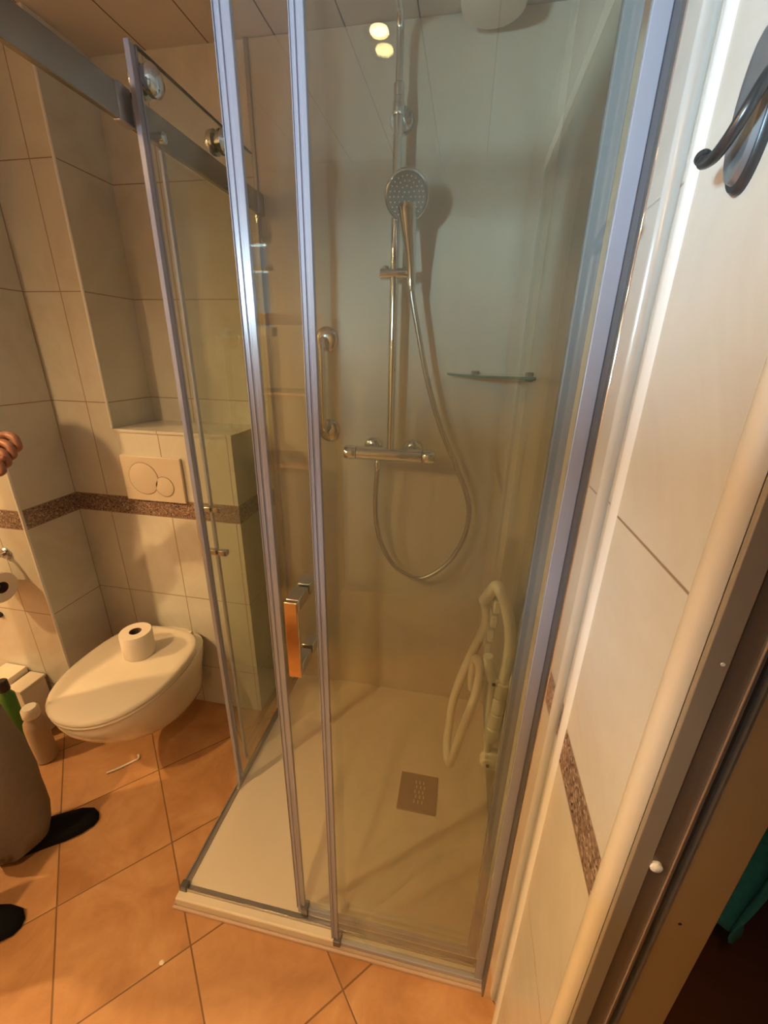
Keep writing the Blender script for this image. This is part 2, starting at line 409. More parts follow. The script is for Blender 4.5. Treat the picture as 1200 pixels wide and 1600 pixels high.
# ================================================================== SHOWER TRAY AND ENCLOSURE
W, D, T = 0.90, 0.92, 0.04
tr = thing('shower_tray', 'low cream square shower tray with steel drain plate on tiled floor', 'shower tray', (-.45, -.46, 0))
m = MB(); rim = 0.045; x0, x1, y0, y1 = -W - .004, -0.001, -D - .006, -0.001
def rect(i, z, dx=0): return [(x0 + i, y0 + i, z), (x1 - i * dx - .0, y0 + i, z), (x1 - i * dx, y1 - i * dx, z), (x0 + i, y1 - i * dx, z)]
m.loft([[(x0, y0, 0), (x1, y0, 0), (x1, y1, 0), (x0, y1, 0)], [(x0, y0, T), (x1, y0, T), (x1, y1, T), (x0, y1, T)],
        rect(.05, T, .3), rect(.075, T - .006, .5), [(-.30, -.53, T - .012), (-.19, -.53, T - .012), (-.19, -.41, T - .012), (-.30, -.41, T - .012)]], cap=True)
m.build('basin', MAT['tray'], tr, angle=60, bevel=.004)
m = MB(); m.box((-.318, -.542, T - .012), (-.180, -.401, T - .006)); dr = m.build('drain_plate', MAT['drain'], tr, bevel=.002)
m = MB()
for i, y in enumerate((-.435, -.453, -.471, -.489, -.507)):
    for j in range(3):
        x = -.262 + j * .014 + (0.004 if i % 2 else 0)
        m.box((x, y - .006, T - .0062), (x + .004, y + .006, T - .0055))
m.build('drain_slots', MAT['slot'], dr)
m = MB(); m.box((-W - .012, -D - .014, 0), (-.001, -D - .006, .012)); m.box((-W - .012, -D - .006, 0), (-W - .004, -.22, .012))
m.build('sealant_bead', MAT['grout'], tr, bevel=.003)

def channel(name, label, lo, hi):
    t = thing(name, label, 'track', ((lo[0] + hi[0]) / 2, (lo[1] + hi[1]) / 2, T))
    along_x = abs(hi[0] - lo[0]) > abs(hi[1] - lo[1])
    m = MB(); m.box((lo[0], lo[1], T), (hi[0], hi[1], T + .006)); m.build('base_strip', MAT['alu'], t, bevel=.001)
    m = MB()
    if along_x: m.box((lo[0], lo[1], T + .006), (hi[0], lo[1] + .004, T + .013))
    else: m.box((lo[0], lo[1], T + .006), (lo[0] + .004, hi[1], T + .013))
    m.build('outer_lip', MAT['chrome_dull'], t, bevel=.0008); return t
channel('floor_track', 'grey floor track along the front edge of the shower tray', (-.878, -.905), (-.005, -.889), )
channel('floor_track', 'grey floor track along the left edge of the shower tray, facing the toilet', (-.898, -.885), (-.882, -.002))
m = MB(); m.box((-.900, -.908, T), (-.878, -.886, T + .019)); cc = m.build('corner_joint', MAT['alu_dark'], bevel=.002)
tag(cc, 'dark grey corner piece joining the two tray tracks', 'corner piece')

GZ = 1.95
def prof_u(m, x0, y0, x1, y1, z0, z1): m.box((x0, y0, z0), (x1, y1, z1))
# fixed front pane
t = thing('fixed_glass_panel', 'clear fixed glass panel of the shower front, fastened to the right wall', 'glass panel', (-.2, -.925, T))
MB().box((-.4125, -.928, T + .006), (-.036, -.922, GZ)).build('pane', MAT['glass'], t)
m = MB(); m.box((-.430, -.9265, T + .014), (-.418, -.9235, GZ)); m.box((-.419, -.929, T + .014), (-.4125, -.921, GZ)); m.box((-.4315, -.9275, T + .014), (-.430, -.921, GZ)); m.box((-.425, -.9285, T + .014), (-.4235, -.9265, GZ))
m.build('edge_seal', MAT['seal'], t, bevel=.001)['label'] = 'milky lilac plastic edge seal'
m = MB(); m.box((-.034, -.955, T + .001), (-.0005, -.916, 2.2)); m.build('wall_profile', MAT['mirror_alu'], t, bevel=.0015)['label'] = 'polished light profile mirroring the wall tiles'
m = MB(); m.box((-.056, -.929, T), (-.037, -.921, GZ + .03)); m.build('wall_seal', MAT['seal'], t, bevel=.001)
m = MB(); m.box((-.037, -.953, T), (-.034, -.920, GZ + .03)); m.build('sealing_bead', MAT['alu_dark'], t)
MB().box((-.42, -.931, T), (-.03, -.919, T + .014)).build('bottom_seal', MAT['seal'], t)
MB().box((-.425, -.936, T), (-.405, -.912, T + .022)).build('foot_block', MAT['alu_dark'], t, bevel=.002)

# sliding front door, pushed to the right behind the fixed pane
t = thing('sliding_glass_door', 'clear sliding glass door with chrome handle, slid behind the front pane', 'shower door', (-.3, -.885, T))
MB().box((-.519, -.888, T + .03), (-.055, -.882, 2.05)).build('pane', MAT['glass'], t)
m = MB(); m.box((-.542, -.8865, T + .025), (-.526, -.8835, 2.05)); m.box((-.528, -.889, T + .025), (-.519, -.881, 2.05)); m.box((-.544, -.888, T + .025), (-.542, -.880, 2.05)); m.box((-.535, -.8885, T + .025), (-.533, -.8865, 2.05))
m.build('edge_seal', MAT['seal'], t, bevel=.001)['label'] = 'milky lilac plastic edge seal'
m = MB(); m.box((-.075, -.895, T + .03), (-.055, -.878, 2.05)); m.build('rear_seal', MAT['seal'], t, bevel=.001)
MB().box((-.54, -.890, T + .012), (-.055, -.880, T + .034)).build('bottom_seal', MAT['seal'], t)
MB().box((-.530, -.897, T + .014), (-.510, -.873, T + .045)).build('guide_block', MAT['alu_dark'], t, bevel=.002)
hd = MB().box((-.484, -.946, .948), (-.459, -.936, 1.112)).build('handle_bar', MAT['orange_reflection'], t, bevel=.002)
hd['label'] = 'chrome handle bar coloured as a reflection of the orange floor'
for z in (1.100, .960):
    m = MB(); m.box((-.484, -.936, z - .012), (-.459, -.889, z + .012)); m.box((-.484, -.881, z - .012), (-.459, -.845, z + .012)); m.build('standoff', MAT['chrome_dull'], t, bevel=.002)
def roller(par, x, y, z, ax):
    m = MB(); d = Vector(ax)
    m.lathe([(0.010, -.03), (0.012, -.02), (0.026, -.018), (0.028, -.012), (0.028, -.004), (0.018, 0), (0.018, .008), (0.027, .010), (0.028, .02), (0.022, .028), (0.010, .031)], (x, y, z), ax, 32)
    return m.build('roller', MAT['chrome'], par)
roller(t, -.47, -.885, 2.02, (0, -1, 0)); roller(t, -.12, -.885, 2.02, (0, -1, 0))

# side: fixed pane and sliding door facing the toilet
t = thing('fixed_glass_panel', 'clear fixed glass panel on the left side of the shower, next to the cistern box', 'glass panel', (-.9, -.24, T))
MB().box((-.925, -.468, T), (-.919, -.012, 1.935)).build('pane', MAT['glass'], t)
m = MB(); m.box((-.926, -.480, T + .0), (-.918, -.468, 1.935)); m.build('edge_seal', MAT['seal'], t, bevel=.001)
m = MB(); m.box((-.932, -.03, T), (-.9145, -.012, 1.925)); m.build('wall_profile', MAT['alu'], t, bevel=.002)
t = thing('sliding_glass_door', 'clear sliding glass door on the left of the shower, half open towards the wall', 'shower door', (-.885, -.35, T))
MB().box((-.888, -.565, T + .02), (-.882, -.10, 2.062)).build('pane', MAT['glass'], t)
m = MB(); m.box((-.891, -.590, T + .012), (-.879, -.586, 2.062)); m.box((-.8865, -.586, T + .012), (-.8835, -.566, 2.062)); m.box((-.889, -.570, T + .012), (-.881, -.565, 2.062))
m.build('edge_seal', [MAT['seal'], MAT['alu']], t, bevel=.001)
MB().box((-.889, -.60, T + .008), (-.881, -.10, T + .024)).build('bottom_seal', MAT['alu'], t)
for z in (1.094, .958):
    m = MB(); m.box((-.93, -.532, z - .008), (-.888, -.514, z + .008)); m.box((-.882, -.532, z - .008), (-.855, -.514, z + .008)); m.build('standoff', MAT['chrome_dull'], t, bevel=.002)
MB().box((-.938, -.532, .940), (-.930, -.514, 1.112)).build('handle_bar', MAT['chrome'], t, bevel=.002)
MB().box((-.8885, -.566, 2.062), (-.8815, -.10, 2.0645)).build('top_edge', MAT['alu_dark'], t)
roller(t, -.888, -.545, 2.020, (1, 0, 0)); roller(t, -.888, -.285, 2.020, (1, 0, 0))

t = thing('shower_rail', 'flat chrome top rail over the left side of the shower', 'rail', (-.91, -.46, 1.93))
MB().box((-.914, -.91, 1.932), (-.9005, -.004, 1.990)).build('bar', MAT['rail'], t, bevel=.002)
for y in (-.60, -.03): MB().box((-.9165, y - .020, 1.929), (-.8985, y + .020, 1.993)).build('stopper', MAT['alu'], t, bevel=.003)
for y in (-.505, -.22): MB().lathe([(.009, -.006), (.011, -.004), (.011, .007), (.007, .010)], (-.896, y, 1.945), (1, 0, 0), 24).build('bolt', MAT['chrome'], t)
t = thing('shower_rail', 'flat chrome top rail over the front of the shower', 'rail', (-.46, -.91, 1.93))
MB().box((-.914, -.914, 1.932), (-.004, -.900, 1.990)).build('bar', MAT['chrome_dull'], t, bevel=.002)

# ================================================================== SHOWER FITTINGS
XR = -.452; YR = -.070; ZV = 1.178
t = thing('shower_column', 'chrome shower column with thermostatic mixer bar and tall riser pipe', 'shower column', (XR, 0, ZV))
m = MB(); m.lathe([(.022, 0), (.0245, .002), (.0245, .238), (.022, .240)], (-.575, YR, ZV), (1, 0, 0)); m.build('mixer_body', MAT['chrome'], t)
m = MB(); m.lathe([(.020, 0), (.0255, .002), (.027, .010), (.0258, .040), (.0235, .044)], (-.621, YR, ZV), (1, 0, 0)); m.build('control_knob', MAT['chrome'], t)
m = MB(); m.lathe([(.0235, 0), (.0258, .003), (.027, .032), (.0255, .042), (.020, .044)], (-.334, YR, ZV), (1, 0, 0)); m.build('control_knob', MAT['chrome'], t)
for x in (-.527, -.377):
    m = MB(); m.lathe([(.038, 0), (.038, .003), (.031, .014), (.019, .018), (.019, .055)], (x, -.005, ZV + .012), (0, -1, -.16)); m.build('escutcheon', MAT['chrome'], t)
MB().tube([(XR, YR, ZV), (XR, YR, 1.30), (XR, YR, 1.78), (XR, YR, 2.20)], .0135, 20).build('riser_pipe', MAT['chrome'], t)
top = [(XR, YR, 2.20)] + [(XR, YR - .045 * (1 - math.cos(a)), 2.305 + .045 * math.sin(a)) for a in [i * math.pi / 16 for i in range(9)]] + [(XR, -.5, 2.35)]
MB().tube(top, .0105, 20).build('overhead_arm', MAT['chrome'], t)
MB().lathe([(.0105, 0), (.0145, .003), (.0145, .03), (.0105, .034)], (XR, YR, 2.175), (0, 0, 1)).build('pipe_joint', MAT['chrome'], t)
MB().lathe([(.010, 0), (.012, -.02), (.09, -.03), (.095, -.036), (.092, -.042)], (XR, -.5, 2.35), (0, 0, 1)).build('overhead_shower', MAT['chrome'], t)
m = MB(); m.lathe([(.036, 0), (.036, .004), (.031, .012), (.012, .014), (.012, .06)], (XR, -.005, 2.262 - .11), (0, -1, 0))
m.lathe([(.0155, 0), (.0165, .002), (.0165, .030), (.0155, .032)], (XR, YR, 2.262 - .126)); m.build('wall_bracket', MAT['chrome'], t)
m = MB(); m.lathe([(.014, 0), (.0165, .002), (.0165, .090), (.0155, .108), (.012, .110)], (-.497, YR, 1.752), (1, 0, 0), 28)
m.lathe([(.010, 0), (.010, .009), (.007, .012)], (-.480, YR + .0, 1.762), (0, 0, 1)); m.build('slide_holder', MAT['chrome'], t)

t = thing('hand_shower', 'round chrome hand shower hanging in its slide holder on the riser', 'hand shower', (-.400, YR - .02, 1.73))
c = Vector((-.412, -.125, 1.935)); nrm = Vector((.10, -1.0, -.42)).normalized()
m = MB(); m.lathe([(.052, .014), (.061, .010), (.064, .003), (.062, -.006), (.045, -.015), (.018, -.022)], c, nrm, 48); m.build('head', MAT['chrome'], t)
sf = MB().lathe([(.0575, .0), (.0575, .0125), (.054, .0158)], c, nrm, 48).build('spray_face', MAT['spray'], t)
sf['label'] = 'grey spray face'
m = MB()
q = nrm.to_track_quat('Z', 'Y')
for rr, n in ((.012, 6), (.024, 12), (.036, 18), (.047, 24)):
    for k in range(n):
        p = c + q @ Vector((rr * math.cos(6.283 * k / n), rr * math.sin(6.283 * k / n), .0158)); m.lathe([(.0021, 0), (.0015, .0016)], p, nrm, 6)
m.build('nozzles', MAT['plastic'], sf)
m = MB(); m.tube(smooth_path([(-.412, -.116, 1.918), (-.408, -.110, 1.875), (-.404, -.102, 1.83), (-.399, -.092, 1.78), (-.396, -.086, 1.735), (-.3955, -.085, 1.715)], 6),
                 [.036 - .022 * min(1, i / 20) ** .6 for i in range(31)], 20); m.build('grip', MAT['chrome'], t)

hp = [(-.3955, -.085, 1.722), (-.392, -.083, 1.69), (-.372, -.078, 1.60), (-.335, -.07, 1.45), (-.285, -.06, 1.30), (-.225, -.055, 1.17), (-.172, -.052, 1.055), (-.152, -.05, .965), (-.165, -.05, .86),
      (-.215, -.05, .755), (-.285, -.05, .688), (-.345, -.05, .672), (-.420, -.052, .712), (-.475, -.056, .80), (-.500, -.06, .90), (-.505, -.066, 1.0), (-.500, -.07, 1.09), (-.498, -.07, 1.125)]
pts = smooth_path(hp, 14)
m = MB(); m.tube(pts, [.0088 + (.0007 if i % 2 else 0) for i in range(len(pts))], 12)
t = thing('shower_hose', 'grey metal shower hose looping down from hand shower to mixer bar', 'hose', (-.3955, -.085, 1.70))
m.build('hose', MAT['hose'], t)
MB().lathe([(.011, 0), (.0125, .004), (.0125, .02), (.009, .034)], (-.498, -.07, 1.122), (0, 0, 1), 20).build('hose_nut', MAT['chrome'], t)
MB().lathe([(.008, 0), (.0115, .004), (.0105, .028)], (-.3935, -.0838, 1.700), (-.05, -.03, 1), 20).build('cone_nut', MAT['chrome'], t)

t = thing('grab_bar', 'short vertical chrome grab bar on the shower wall left of riser', 'grab bar', (-.705, 0, 1.24))
MB().tube(smooth_path([(-.705, -.012, 1.245), (-.705, -.040, 1.250), (-.705, -.055, 1.275), (-.705, -.056, 1.40), (-.705, -.055, 1.53), (-.705, -.040, 1.556), (-.705, -.012, 1.560)], 6), .0115, 18).build('bar', MAT['chrome'], t)
for z in (1.243, 1.562): MB().lathe([(.042, 0), (.042, .004), (.036, .010), (.020, .013)], (-.700, -.005, z), (0, -1, 0)).build('flange', MAT['chrome'], t)

t = thing('corner_shelf', 'small greenish glass corner shelf in the back right shower corner', 'shelf', (-.005, -.005, 1.455))
arc = [(-.006, -.006)] + [(-.006 - .262 * math.sin(a) ** .9, -.006 - .196 * math.cos(a) ** .9) for a in [i * math.pi / 2 / 22 for i in range(23)]]
MB().prism(arc, 1.455, 1.463).build('glass_plate', MAT['green_glass'], t)
m = MB(); m.tube([(x, y, 1.459) for x, y in arc[1:]], .0042, 8, flat=1.0); e = m.build('polished_edge', simple('shelf_edge_green', (0.03, 0.16, 0.13), 0.12), t); e['label'] = 'dark green polished edge'
for lo, hi in (((-.19, -.024, 1.449), (-.165, -.005, 1.470)), ((-.026, -.14, 1.446), (-.005, -.11, 1.473))):
    MB().box(lo, hi).build('clip', MAT['alu_dark'], t, bevel=.003)

# folding shower seat, folded up against the right wall
t = thing('folding_seat', 'white folding shower seat folded up on the right shower wall', 'shower seat', (-.005, -.55, .37))
def pr(par, name, pts, r, n=6, mat='seatp', label=None):
    return MB().tube(smooth_path(pts, n), r, 14).build(name, MAT[mat], par)
ya, yb_ = -.580, -.500
pr(t, 'seat_frame', [(-.036, ya, .685), (-.030, ya, .76), (-.036, ya, .85), (-.058, ya, .935), (-.074, ya, .967), (-.082, -.565, .972), (-.094, -.545, .940), (-.106, yb_ - .03, .900)], .0155)
pr(t, 'back_frame', [(-.106, yb_, .900), (-.095, yb_, .85), (-.093, yb_, .80), (-.110, yb_, .735)], .0130)
m = MB()
for i in range(4):
    z0 = .470 + i * .055; cx = -.044 + .010 * math.sin(i * 1.0)
    m.lathe([(.0175, 0), (.0205, .003), (.0205, .050), (.0175, .053)], (-.047 + .0035 * i, ya, z0), (.06, 0, 1), 20)
m.build('slats', MAT['seatp'], t)
for i in range(4):
    z0 = .75 + i * .045
    m = MB(); m.box((-.092 + .003 * i, ya + .02, z0), (-.075 + .004 * i, yb_ - .005, z0 + .036)); m.build('slat', MAT['seatp'], t, bevel=.004)
pr(t, 'support_leg', [(-.110, yb_, .735), (-.140, yb_, .62), (-.158, yb_, .52), (-.163, yb_, .43), (-.167, -.53, .37), (-.160, -.57, .345), (-.150, ya, .352), (-.130, ya, .475), (-.105, ya, .61), (-.098, ya, .70), (-.106, ya + .01, .735), (-.113, ya + .03, .72), (-.114, ya + .04, .66), (-.108, ya + .05, .60)], .0130)
pr(t, 'brace', [(-.083, ya, .765), (-.074, ya, .72), (-.062, ya, .688)], .0135)
MB().box((-.072, ya - .012, .668), (-.016, ya + .012, .700)).build('hinge_plate', MAT['seatp'], t, bevel=.006)
MB().lathe([(.005, 0), (.005, .003)], (-.060, ya - .012, .683), (0, -1, 0), 16).build('hinge_pin', MAT['alu_dark'], t)
pr(t, 'brace', [(-.062, ya, .672), (-.060, ya, .58), (-.052, ya, .47), (-.048, ya, .41)], .0105)
MB().box((-.020, ya - .02, .36), (-.005, yb_ + .02, .72)).build('wall_plate', MAT['seatp'], t, bevel=.004)
m = MB(); m.box((-.058, ya - .014, .362), (-.012, ya + .014, .425)); m.lathe([(.022, -.016), (.024, 0), (.022, .016)], (-.045, ya, .385), (0, 1, 0), 20); m.build('lower_bracket', MAT['seatp'], t, bevel=.005)
MB().lathe([(.005, 0), (.005, .003)], (-.045, ya - .017, .383), (0, -1, 0), 16).build('hinge_pin', MAT['alu_dark'], t)

# white round vent housing under the ceiling
t = thing('ceiling_vent', 'white round vent housing on the ceiling above the shower', 'vent', (-.215, -.10, 2.30))
MB().lathe([(.066, 0), (.078, .004), (.081, .015), (.081, H - 2.318)], (-.215, -.100, 2.318), (0, 0, 1), 48).build('housing', MAT['plastic'], t)
# ================================================================== TOILET
t = thing('toilet', 'cream-white wall-hung toilet with closed lid, mounted under the flush plate', 'toilet', (-1.372, YB, .12))
TX = -1.338
def plan(hw, y0, y1, z, n=48, back=0.95, xo=0.0):
    """closed outline: rounded nose towards -y, squarer back at y1"""
    out = []; L = y1 - y0; ym = y0 + L * .52
    for k in range(n):
        a = 2 * math.pi * k / n; ca, sa = math.cos(a), math.sin(a)
        e = 2.15 if sa < 0 else 3.2
        r = (abs(ca) ** e + abs(sa) ** e) ** (-1 / e)
        x = r * ca; y = r * sa
        if y < 0: yy = ym + y * (ym - y0); xx = hw * x
        else: yy = ym + y * (y1 - ym); xx = hw * x * (1 - (1 - back) * (y ** 1.6) * .45)
        out.append((TX + xo + xx, yy, z))
    return out
m = MB()
m.loft([plan(.09, YB - .23, YB, .105), plan(.115, YB - .30, YB, .125), plan(.135, YB - .37, YB, .17), plan(.150, YB - .43, YB, .225), plan(.166, YB - .485, YB, .29),
        plan(.184, YB - .520, YB, .345), plan(.190, YB - .530, YB, .378), plan(.190, YB - .529, YB, .392), plan(.172, YB - .52, YB, .396)])
m.build('bowl', MAT['ceramic'], t, angle=60)
m = MB(); m.loft([plan(.188, YB - .529, YB - .055, .397), plan(.194, YB - .535, YB - .05, .400), plan(.195, YB - .536, YB - .05, .408), plan(.190, YB - .532, YB - .054, .412)])
m.build('seat', MAT['lid'], t, angle=60)
m = MB(); m.loft([plan(.190, YB - .531, YB - .055, .4145), plan(.196, YB - .538, YB - .045, .417), plan(.197, YB - .539, YB - .045, .427), plan(.190, YB - .532, YB - .05, .433),
                  plan(.174, YB - .51, YB - .065, .435), plan(.10, YB - .42, YB - .12, .4385), plan(.03, YB - .32, YB - .2, .4395)])
m.build('lid', MAT['lid'], t, angle=60)
for x in (-.07, .07): MB().tube([(TX + x - .022, YB - .035, .405), (TX + x + .022, YB - .035, .405)], .011, 16).build('hinge', MAT['ceramic'], t)

t = thing('flush_plate', 'cream flush plate with two round buttons on the wall above toilet', 'flush plate', (-1.312, YB, .98))
MB().box((-1.438, YB - .012, .980), (-1.190, YB, 1.152)).build('plate', MAT['plate'], t, bevel=.003)
for (x, z, r) in ((-1.350, 1.068, .060), (-1.268, 1.042, .037)):
    b = MB().lathe([(r, .010), (r, .0135), (r - .003, .0145)], (x, YB, z), (0, -1, 0), 48).build('flush_button', MAT['plate'], t)
    MB().lathe([(r + .0018, .011), (r + .0018, .0132), (r - .0002, .0136), (r - .0002, .011)], (x, YB, z), (0, -1, 0), 48, cap=False).build('button_ring', MAT['groove'], b)

def roll(loc, axis, label, r=.055, h=.098):
    t = thing('toilet_roll', label, 'toilet roll', loc)
    prof = [(.021, .001), (r - .002, 0), (r, .003), (r, h - .003), (r - .002, h), (.021, h - .001)]
    m = MB(); m.lathe(prof + [prof[0]], loc, axis, 48, cap=False); m.build('paper', MAT['paper'], t)
    MB().lathe([(.0208, .0), (.0208, h - .001), (.0195, h - .001), (.0195, .0), (.0208, .0)], loc, axis, 32, cap=False).build('core', MAT['core'], t)
    return t
roll((-1.335, YB - .215, .4395), (0, 0, 1), 'white toilet roll standing upright on the closed toilet lid')
t = thing('toilet_roll_holder', 'dark chrome toilet roll holder on the bright tiled wall at left', 'roll holder', (-1.72, YP, .80))
MB().lathe([(.024, 0), (.024, .004), (.018, .010)], (-1.80, YP, .812), (0, -1, 0), 28).build('wall_rose', MAT['chrome_dull'], t)
MB().tube(smooth_path([(-1.80, YP - .008, .812), (-1.80, YP - .045, .814), (-1.815, YP - .070, .808), (-1.86, YP - .073, .80), (-1.880, YP - .073, .785), (-1.885, YP - .073, .735), (-1.872, YP - .072, .715), (-1.78, YP - .072, .715)], 6), .007, 14).build('arm', MAT['chrome_dull'], t)
roll((-1.86, YP - .072, .715), (1, 0, 0), 'white toilet roll hanging on its chrome holder at the left edge')
MB_ = MB().lathe([(.010, 0), (.012, .004), (.010, .012)], (-1.93, YP, .53), (0, -1, 0), 16).build('wall_stud', MAT['black']); tag(MB_, 'small black knob on the bright left tiled wall', 'knob')

# things on the floor by the pier
m = MB().box((-1.99, -.530, 0), (-1.888, -.450, .285)); tag(m.build('carton', MAT['carton'], bevel=.003), 'taller white carton box farther left against the bright tiled wall', 'box')
t = thing('carton', 'low white carton box nearest the toilet, against the tiled wall', 'box', (-1.842, -.50, 0))
MB().box((-1.878, -.552, 0), (-1.807, -.452, .248)).build('box_body', MAT['carton'], t, bevel=.003)
MB().box((-1.880, -.555, .248), (-1.805, -.449, .261)).build('box_lid', MAT['carton'], t, bevel=.003)
t = thing('cleaner_bottle', 'white bottle with round cap in front of the cartons', 'bottle', (-1.705, -.605, 0))
MB().lathe([(.030, 0), (.036, .006), (.037, .17), (.034, .195), (.020, .212), (.020, .222)], (-1.705, -.605, 0)).build('body', simple('milky_bottle', (0.42, 0.34, 0.26), 0.3), t)
MB().lathe([(.026, 0), (.029, .004), (.028, .036), (.022, .044)], (-1.705, -.605, .218)).build('cap', MAT['plastic'], t)
t = thing('cleaner_bottle', 'slim green bottle with a black cap between cartons and trouser leg', 'bottle', (-1.790, -.606, 0))
MB().lathe([(.022, 0), (.025, .006), (.025, .30), (.015, .322), (.015, .328)], (-1.790, -.606, 0)).build('body', MAT['green'], t)
MB().lathe([(.018, 0), (.019, .003), (.018, .040), (.014, .044)], (-1.790, -.606, .326)).build('cap', MAT['black'], t)
m = MB().tube(smooth_path([(-1.425, -.617, .004), (-1.39, -.585, .004), (-1.362, -.553, .004), (-1.352, -.541, .004), (-1.357, -.530, .004), (-1.364, -.526, .005)], 6), .0038, 10)
tag(m.build('plastic_stick', MAT['plastic']), 'thin white hooked stick lying on the orange floor tiles', 'stick')
m = MB().loft([[(-.865 + .007 * math.cos(a) * s, -1.04 + .006 * math.sin(a) * s, z) for a in [k * .785 for k in range(8)]] for s, z in ((.7, 0), (1, .002), (.6, .004))])
tag(m.build('paper_crumb', MAT['paper']), 'tiny white paper crumb on the floor in front of tray corner', 'crumb')

# ================================================================== WALL HOOK (right)
t = thing('wall_hook', 'dark chrome wall hook on an oval plate, top right on the tiles', 'hook', (-.006, -1.115, 1.66))
hc = (-.006, -1.083, 1.694)
def oval(x, ry, rz): return [(x, hc[1] + ry * math.cos(k * math.pi / 24), hc[2] + rz * math.sin(k * math.pi / 24)) for k in range(48)]
MB().loft([oval(-.006, .024, .054), oval(-.010, .024, .054), oval(-.0125, .0225, .052)]).build('back_plate', MAT['hookm'], t)
MB().loft([oval(-.0125, .020, .048), oval(-.0165, .0185, .046), oval(-.018, .015, .042)]).build('cover_plate', MAT['hookp'], t)
MB().tube(smooth_path([(-.014, -1.100, 1.708), (-.020, -1.108, 1.700), (-.027, -1.110, 1.684), (-.031, -1.102, 1.670), (-.032, -1.088, 1.664), (-.0325, -1.074, 1.665), (-.033, -1.070, 1.669)], 8), [.0045] * 41 + [.0048] * 8, 14).build('prong', MAT['hookm'], t)
MB().lathe([(.0052, -.001), (.006, .002), (.0052, .004)], (-.033, -1.0705, 1.6685), (0, .6, .8), 16).build('prong_tip', MAT['hookm'], t)

# ================================================================== CEILING LIGHTS
lab = ['nearest the shower, mirrored as two glows in the glass', 'over the middle of the room', 'near the left wall']
for i, (x, y) in enumerate(SPOTS):
    t = thing('ceiling_light', 'round recessed warm ceiling light ' + lab[i], 'ceiling light', (x, y, H), 'recessed ceiling lights')
    MB().lathe([(.027, -.001), (.044, -.004), (.046, -.0005)], (x, y, H), (0, 0, 1), 40, cap=False).build('ring', MAT['chrome'], t)
    MB().lathe([(.026, -.002), (.027, -.001)], (x, y, H), (0, 0, 1), 40).build('bulb', MAT['bulb'], t)
    l = lamp('spot_lamp', 'SPOT', (x, y, H - .012), SPOT_W * SPOT_GAIN[i], WARM, spot_size=R(SPOT_CONE[i]), spot_blend=(0.7, 0.75, 0.4)[i], shadow_soft_size=0.03)
    l.parent = t; l.location = (0, 0, -.012)

# open shelf unit behind the photographer (seen mirrored in the door glass)
t = thing('shelf_unit', 'light wooden open shelf unit behind the photographer, mirrored in the door glass', 'shelf', (-1.08, -2.19, .25))
MB().box((-1.36, -2.36, .25), (-1.34, -2.02, 1.66)).build('side_panel', MAT['shelfwood'], t); MB().box((-.82, -2.36, .25), (-.80, -2.02, 1.66)).build('side_panel', MAT['shelfwood'], t)
for z in (.25, .985, 1.315, 1.64): MB().box((-1.34, -2.36, z), (-.82, -2.02, z + .025)).build('shelf_board', MAT['shelfwood'], t, bevel=.001)

# teal cloth in the hall
t = thing('towel', 'teal towel hanging in the dark hall beyond the door frame', 'towel', (.42, -.9, .4))
rings = []
for i in range(15):
    z = .39 + i * .057 ; row = []
    for j in range(26):
        u = j / 25; y = -.82 - u * (.125 + .002 * i)
        row.append(Vector((.40 + .012 * math.sin(u * 17 + i * .2) + .006 * math.sin(i * 1.3 + u * 9), y, z + (.075 * u if i == 0 else (.04 * u if i == 1 else 0)) + .006 * math.sin(u * 30) * (i < 2))))
    rings.append(row)
m = MB()
m.loft([[p for p in r] + [p + Vector((.008, 0, 0)) for p in reversed(r)] for r in rings])
m.build('cloth', MAT['teal'], t, angle=70)
MB().tube([(.404, -.80, 1.18), (.404, -1.14, 1.18)], .012, 14).build('hanging_rod', MAT['alu'], t)
MB().box((.392, -.80, 1.165), (.416, -.785, 0.0)).build('rod_post', MAT['alu'], t)

# ================================================================== PERSON at the left edge
t = thing('person', 'person in taupe trousers and black shoes standing at the left edge', 'person', (-1.58, -.98, 0))
V, E_, Rr = [], [], []
def j(p, r, par=None):
    V.append(Vector(p)); Rr.append(r if isinstance(r, tuple) else (r, r))
    if par is not None: E_.append((par, len(V) - 1))
    return len(V) - 1
pel = j((-1.66, -1.00, .93), (.13, .11))
wa = j((-1.665, -.995, 1.08), (.125, .10), pel); ch = j((-1.665, -.99, 1.27), (.14, .115), wa); sh = j((-1.665, -.99, 1.40), (.10, .08), ch)
nk = j((-1.655, -.988, 1.48), .052, sh); hd0 = j((-1.64, -.985, 1.56), .072, nk); hd1 = j((-1.635, -.983, 1.64), .088, hd0); hd2 = j((-1.64, -.983, 1.72), .062, hd1)
for s, foot in ((1, (-1.49, -.885)), (-1, (-1.51, -1.135))):
    hp_ = j((-1.655, -1.0 + s * .09, .86), .085, pel); kn = j(((-1.655 + foot[0]) / 2 + .03, (-1.0 + s * .09 + foot[1]) / 2, .48), .06, hp_)
    an = j((foot[0] - .02, foot[1], .10), .04, kn); j((foot[0] + .06, foot[1] + .03, .045), .035, an)
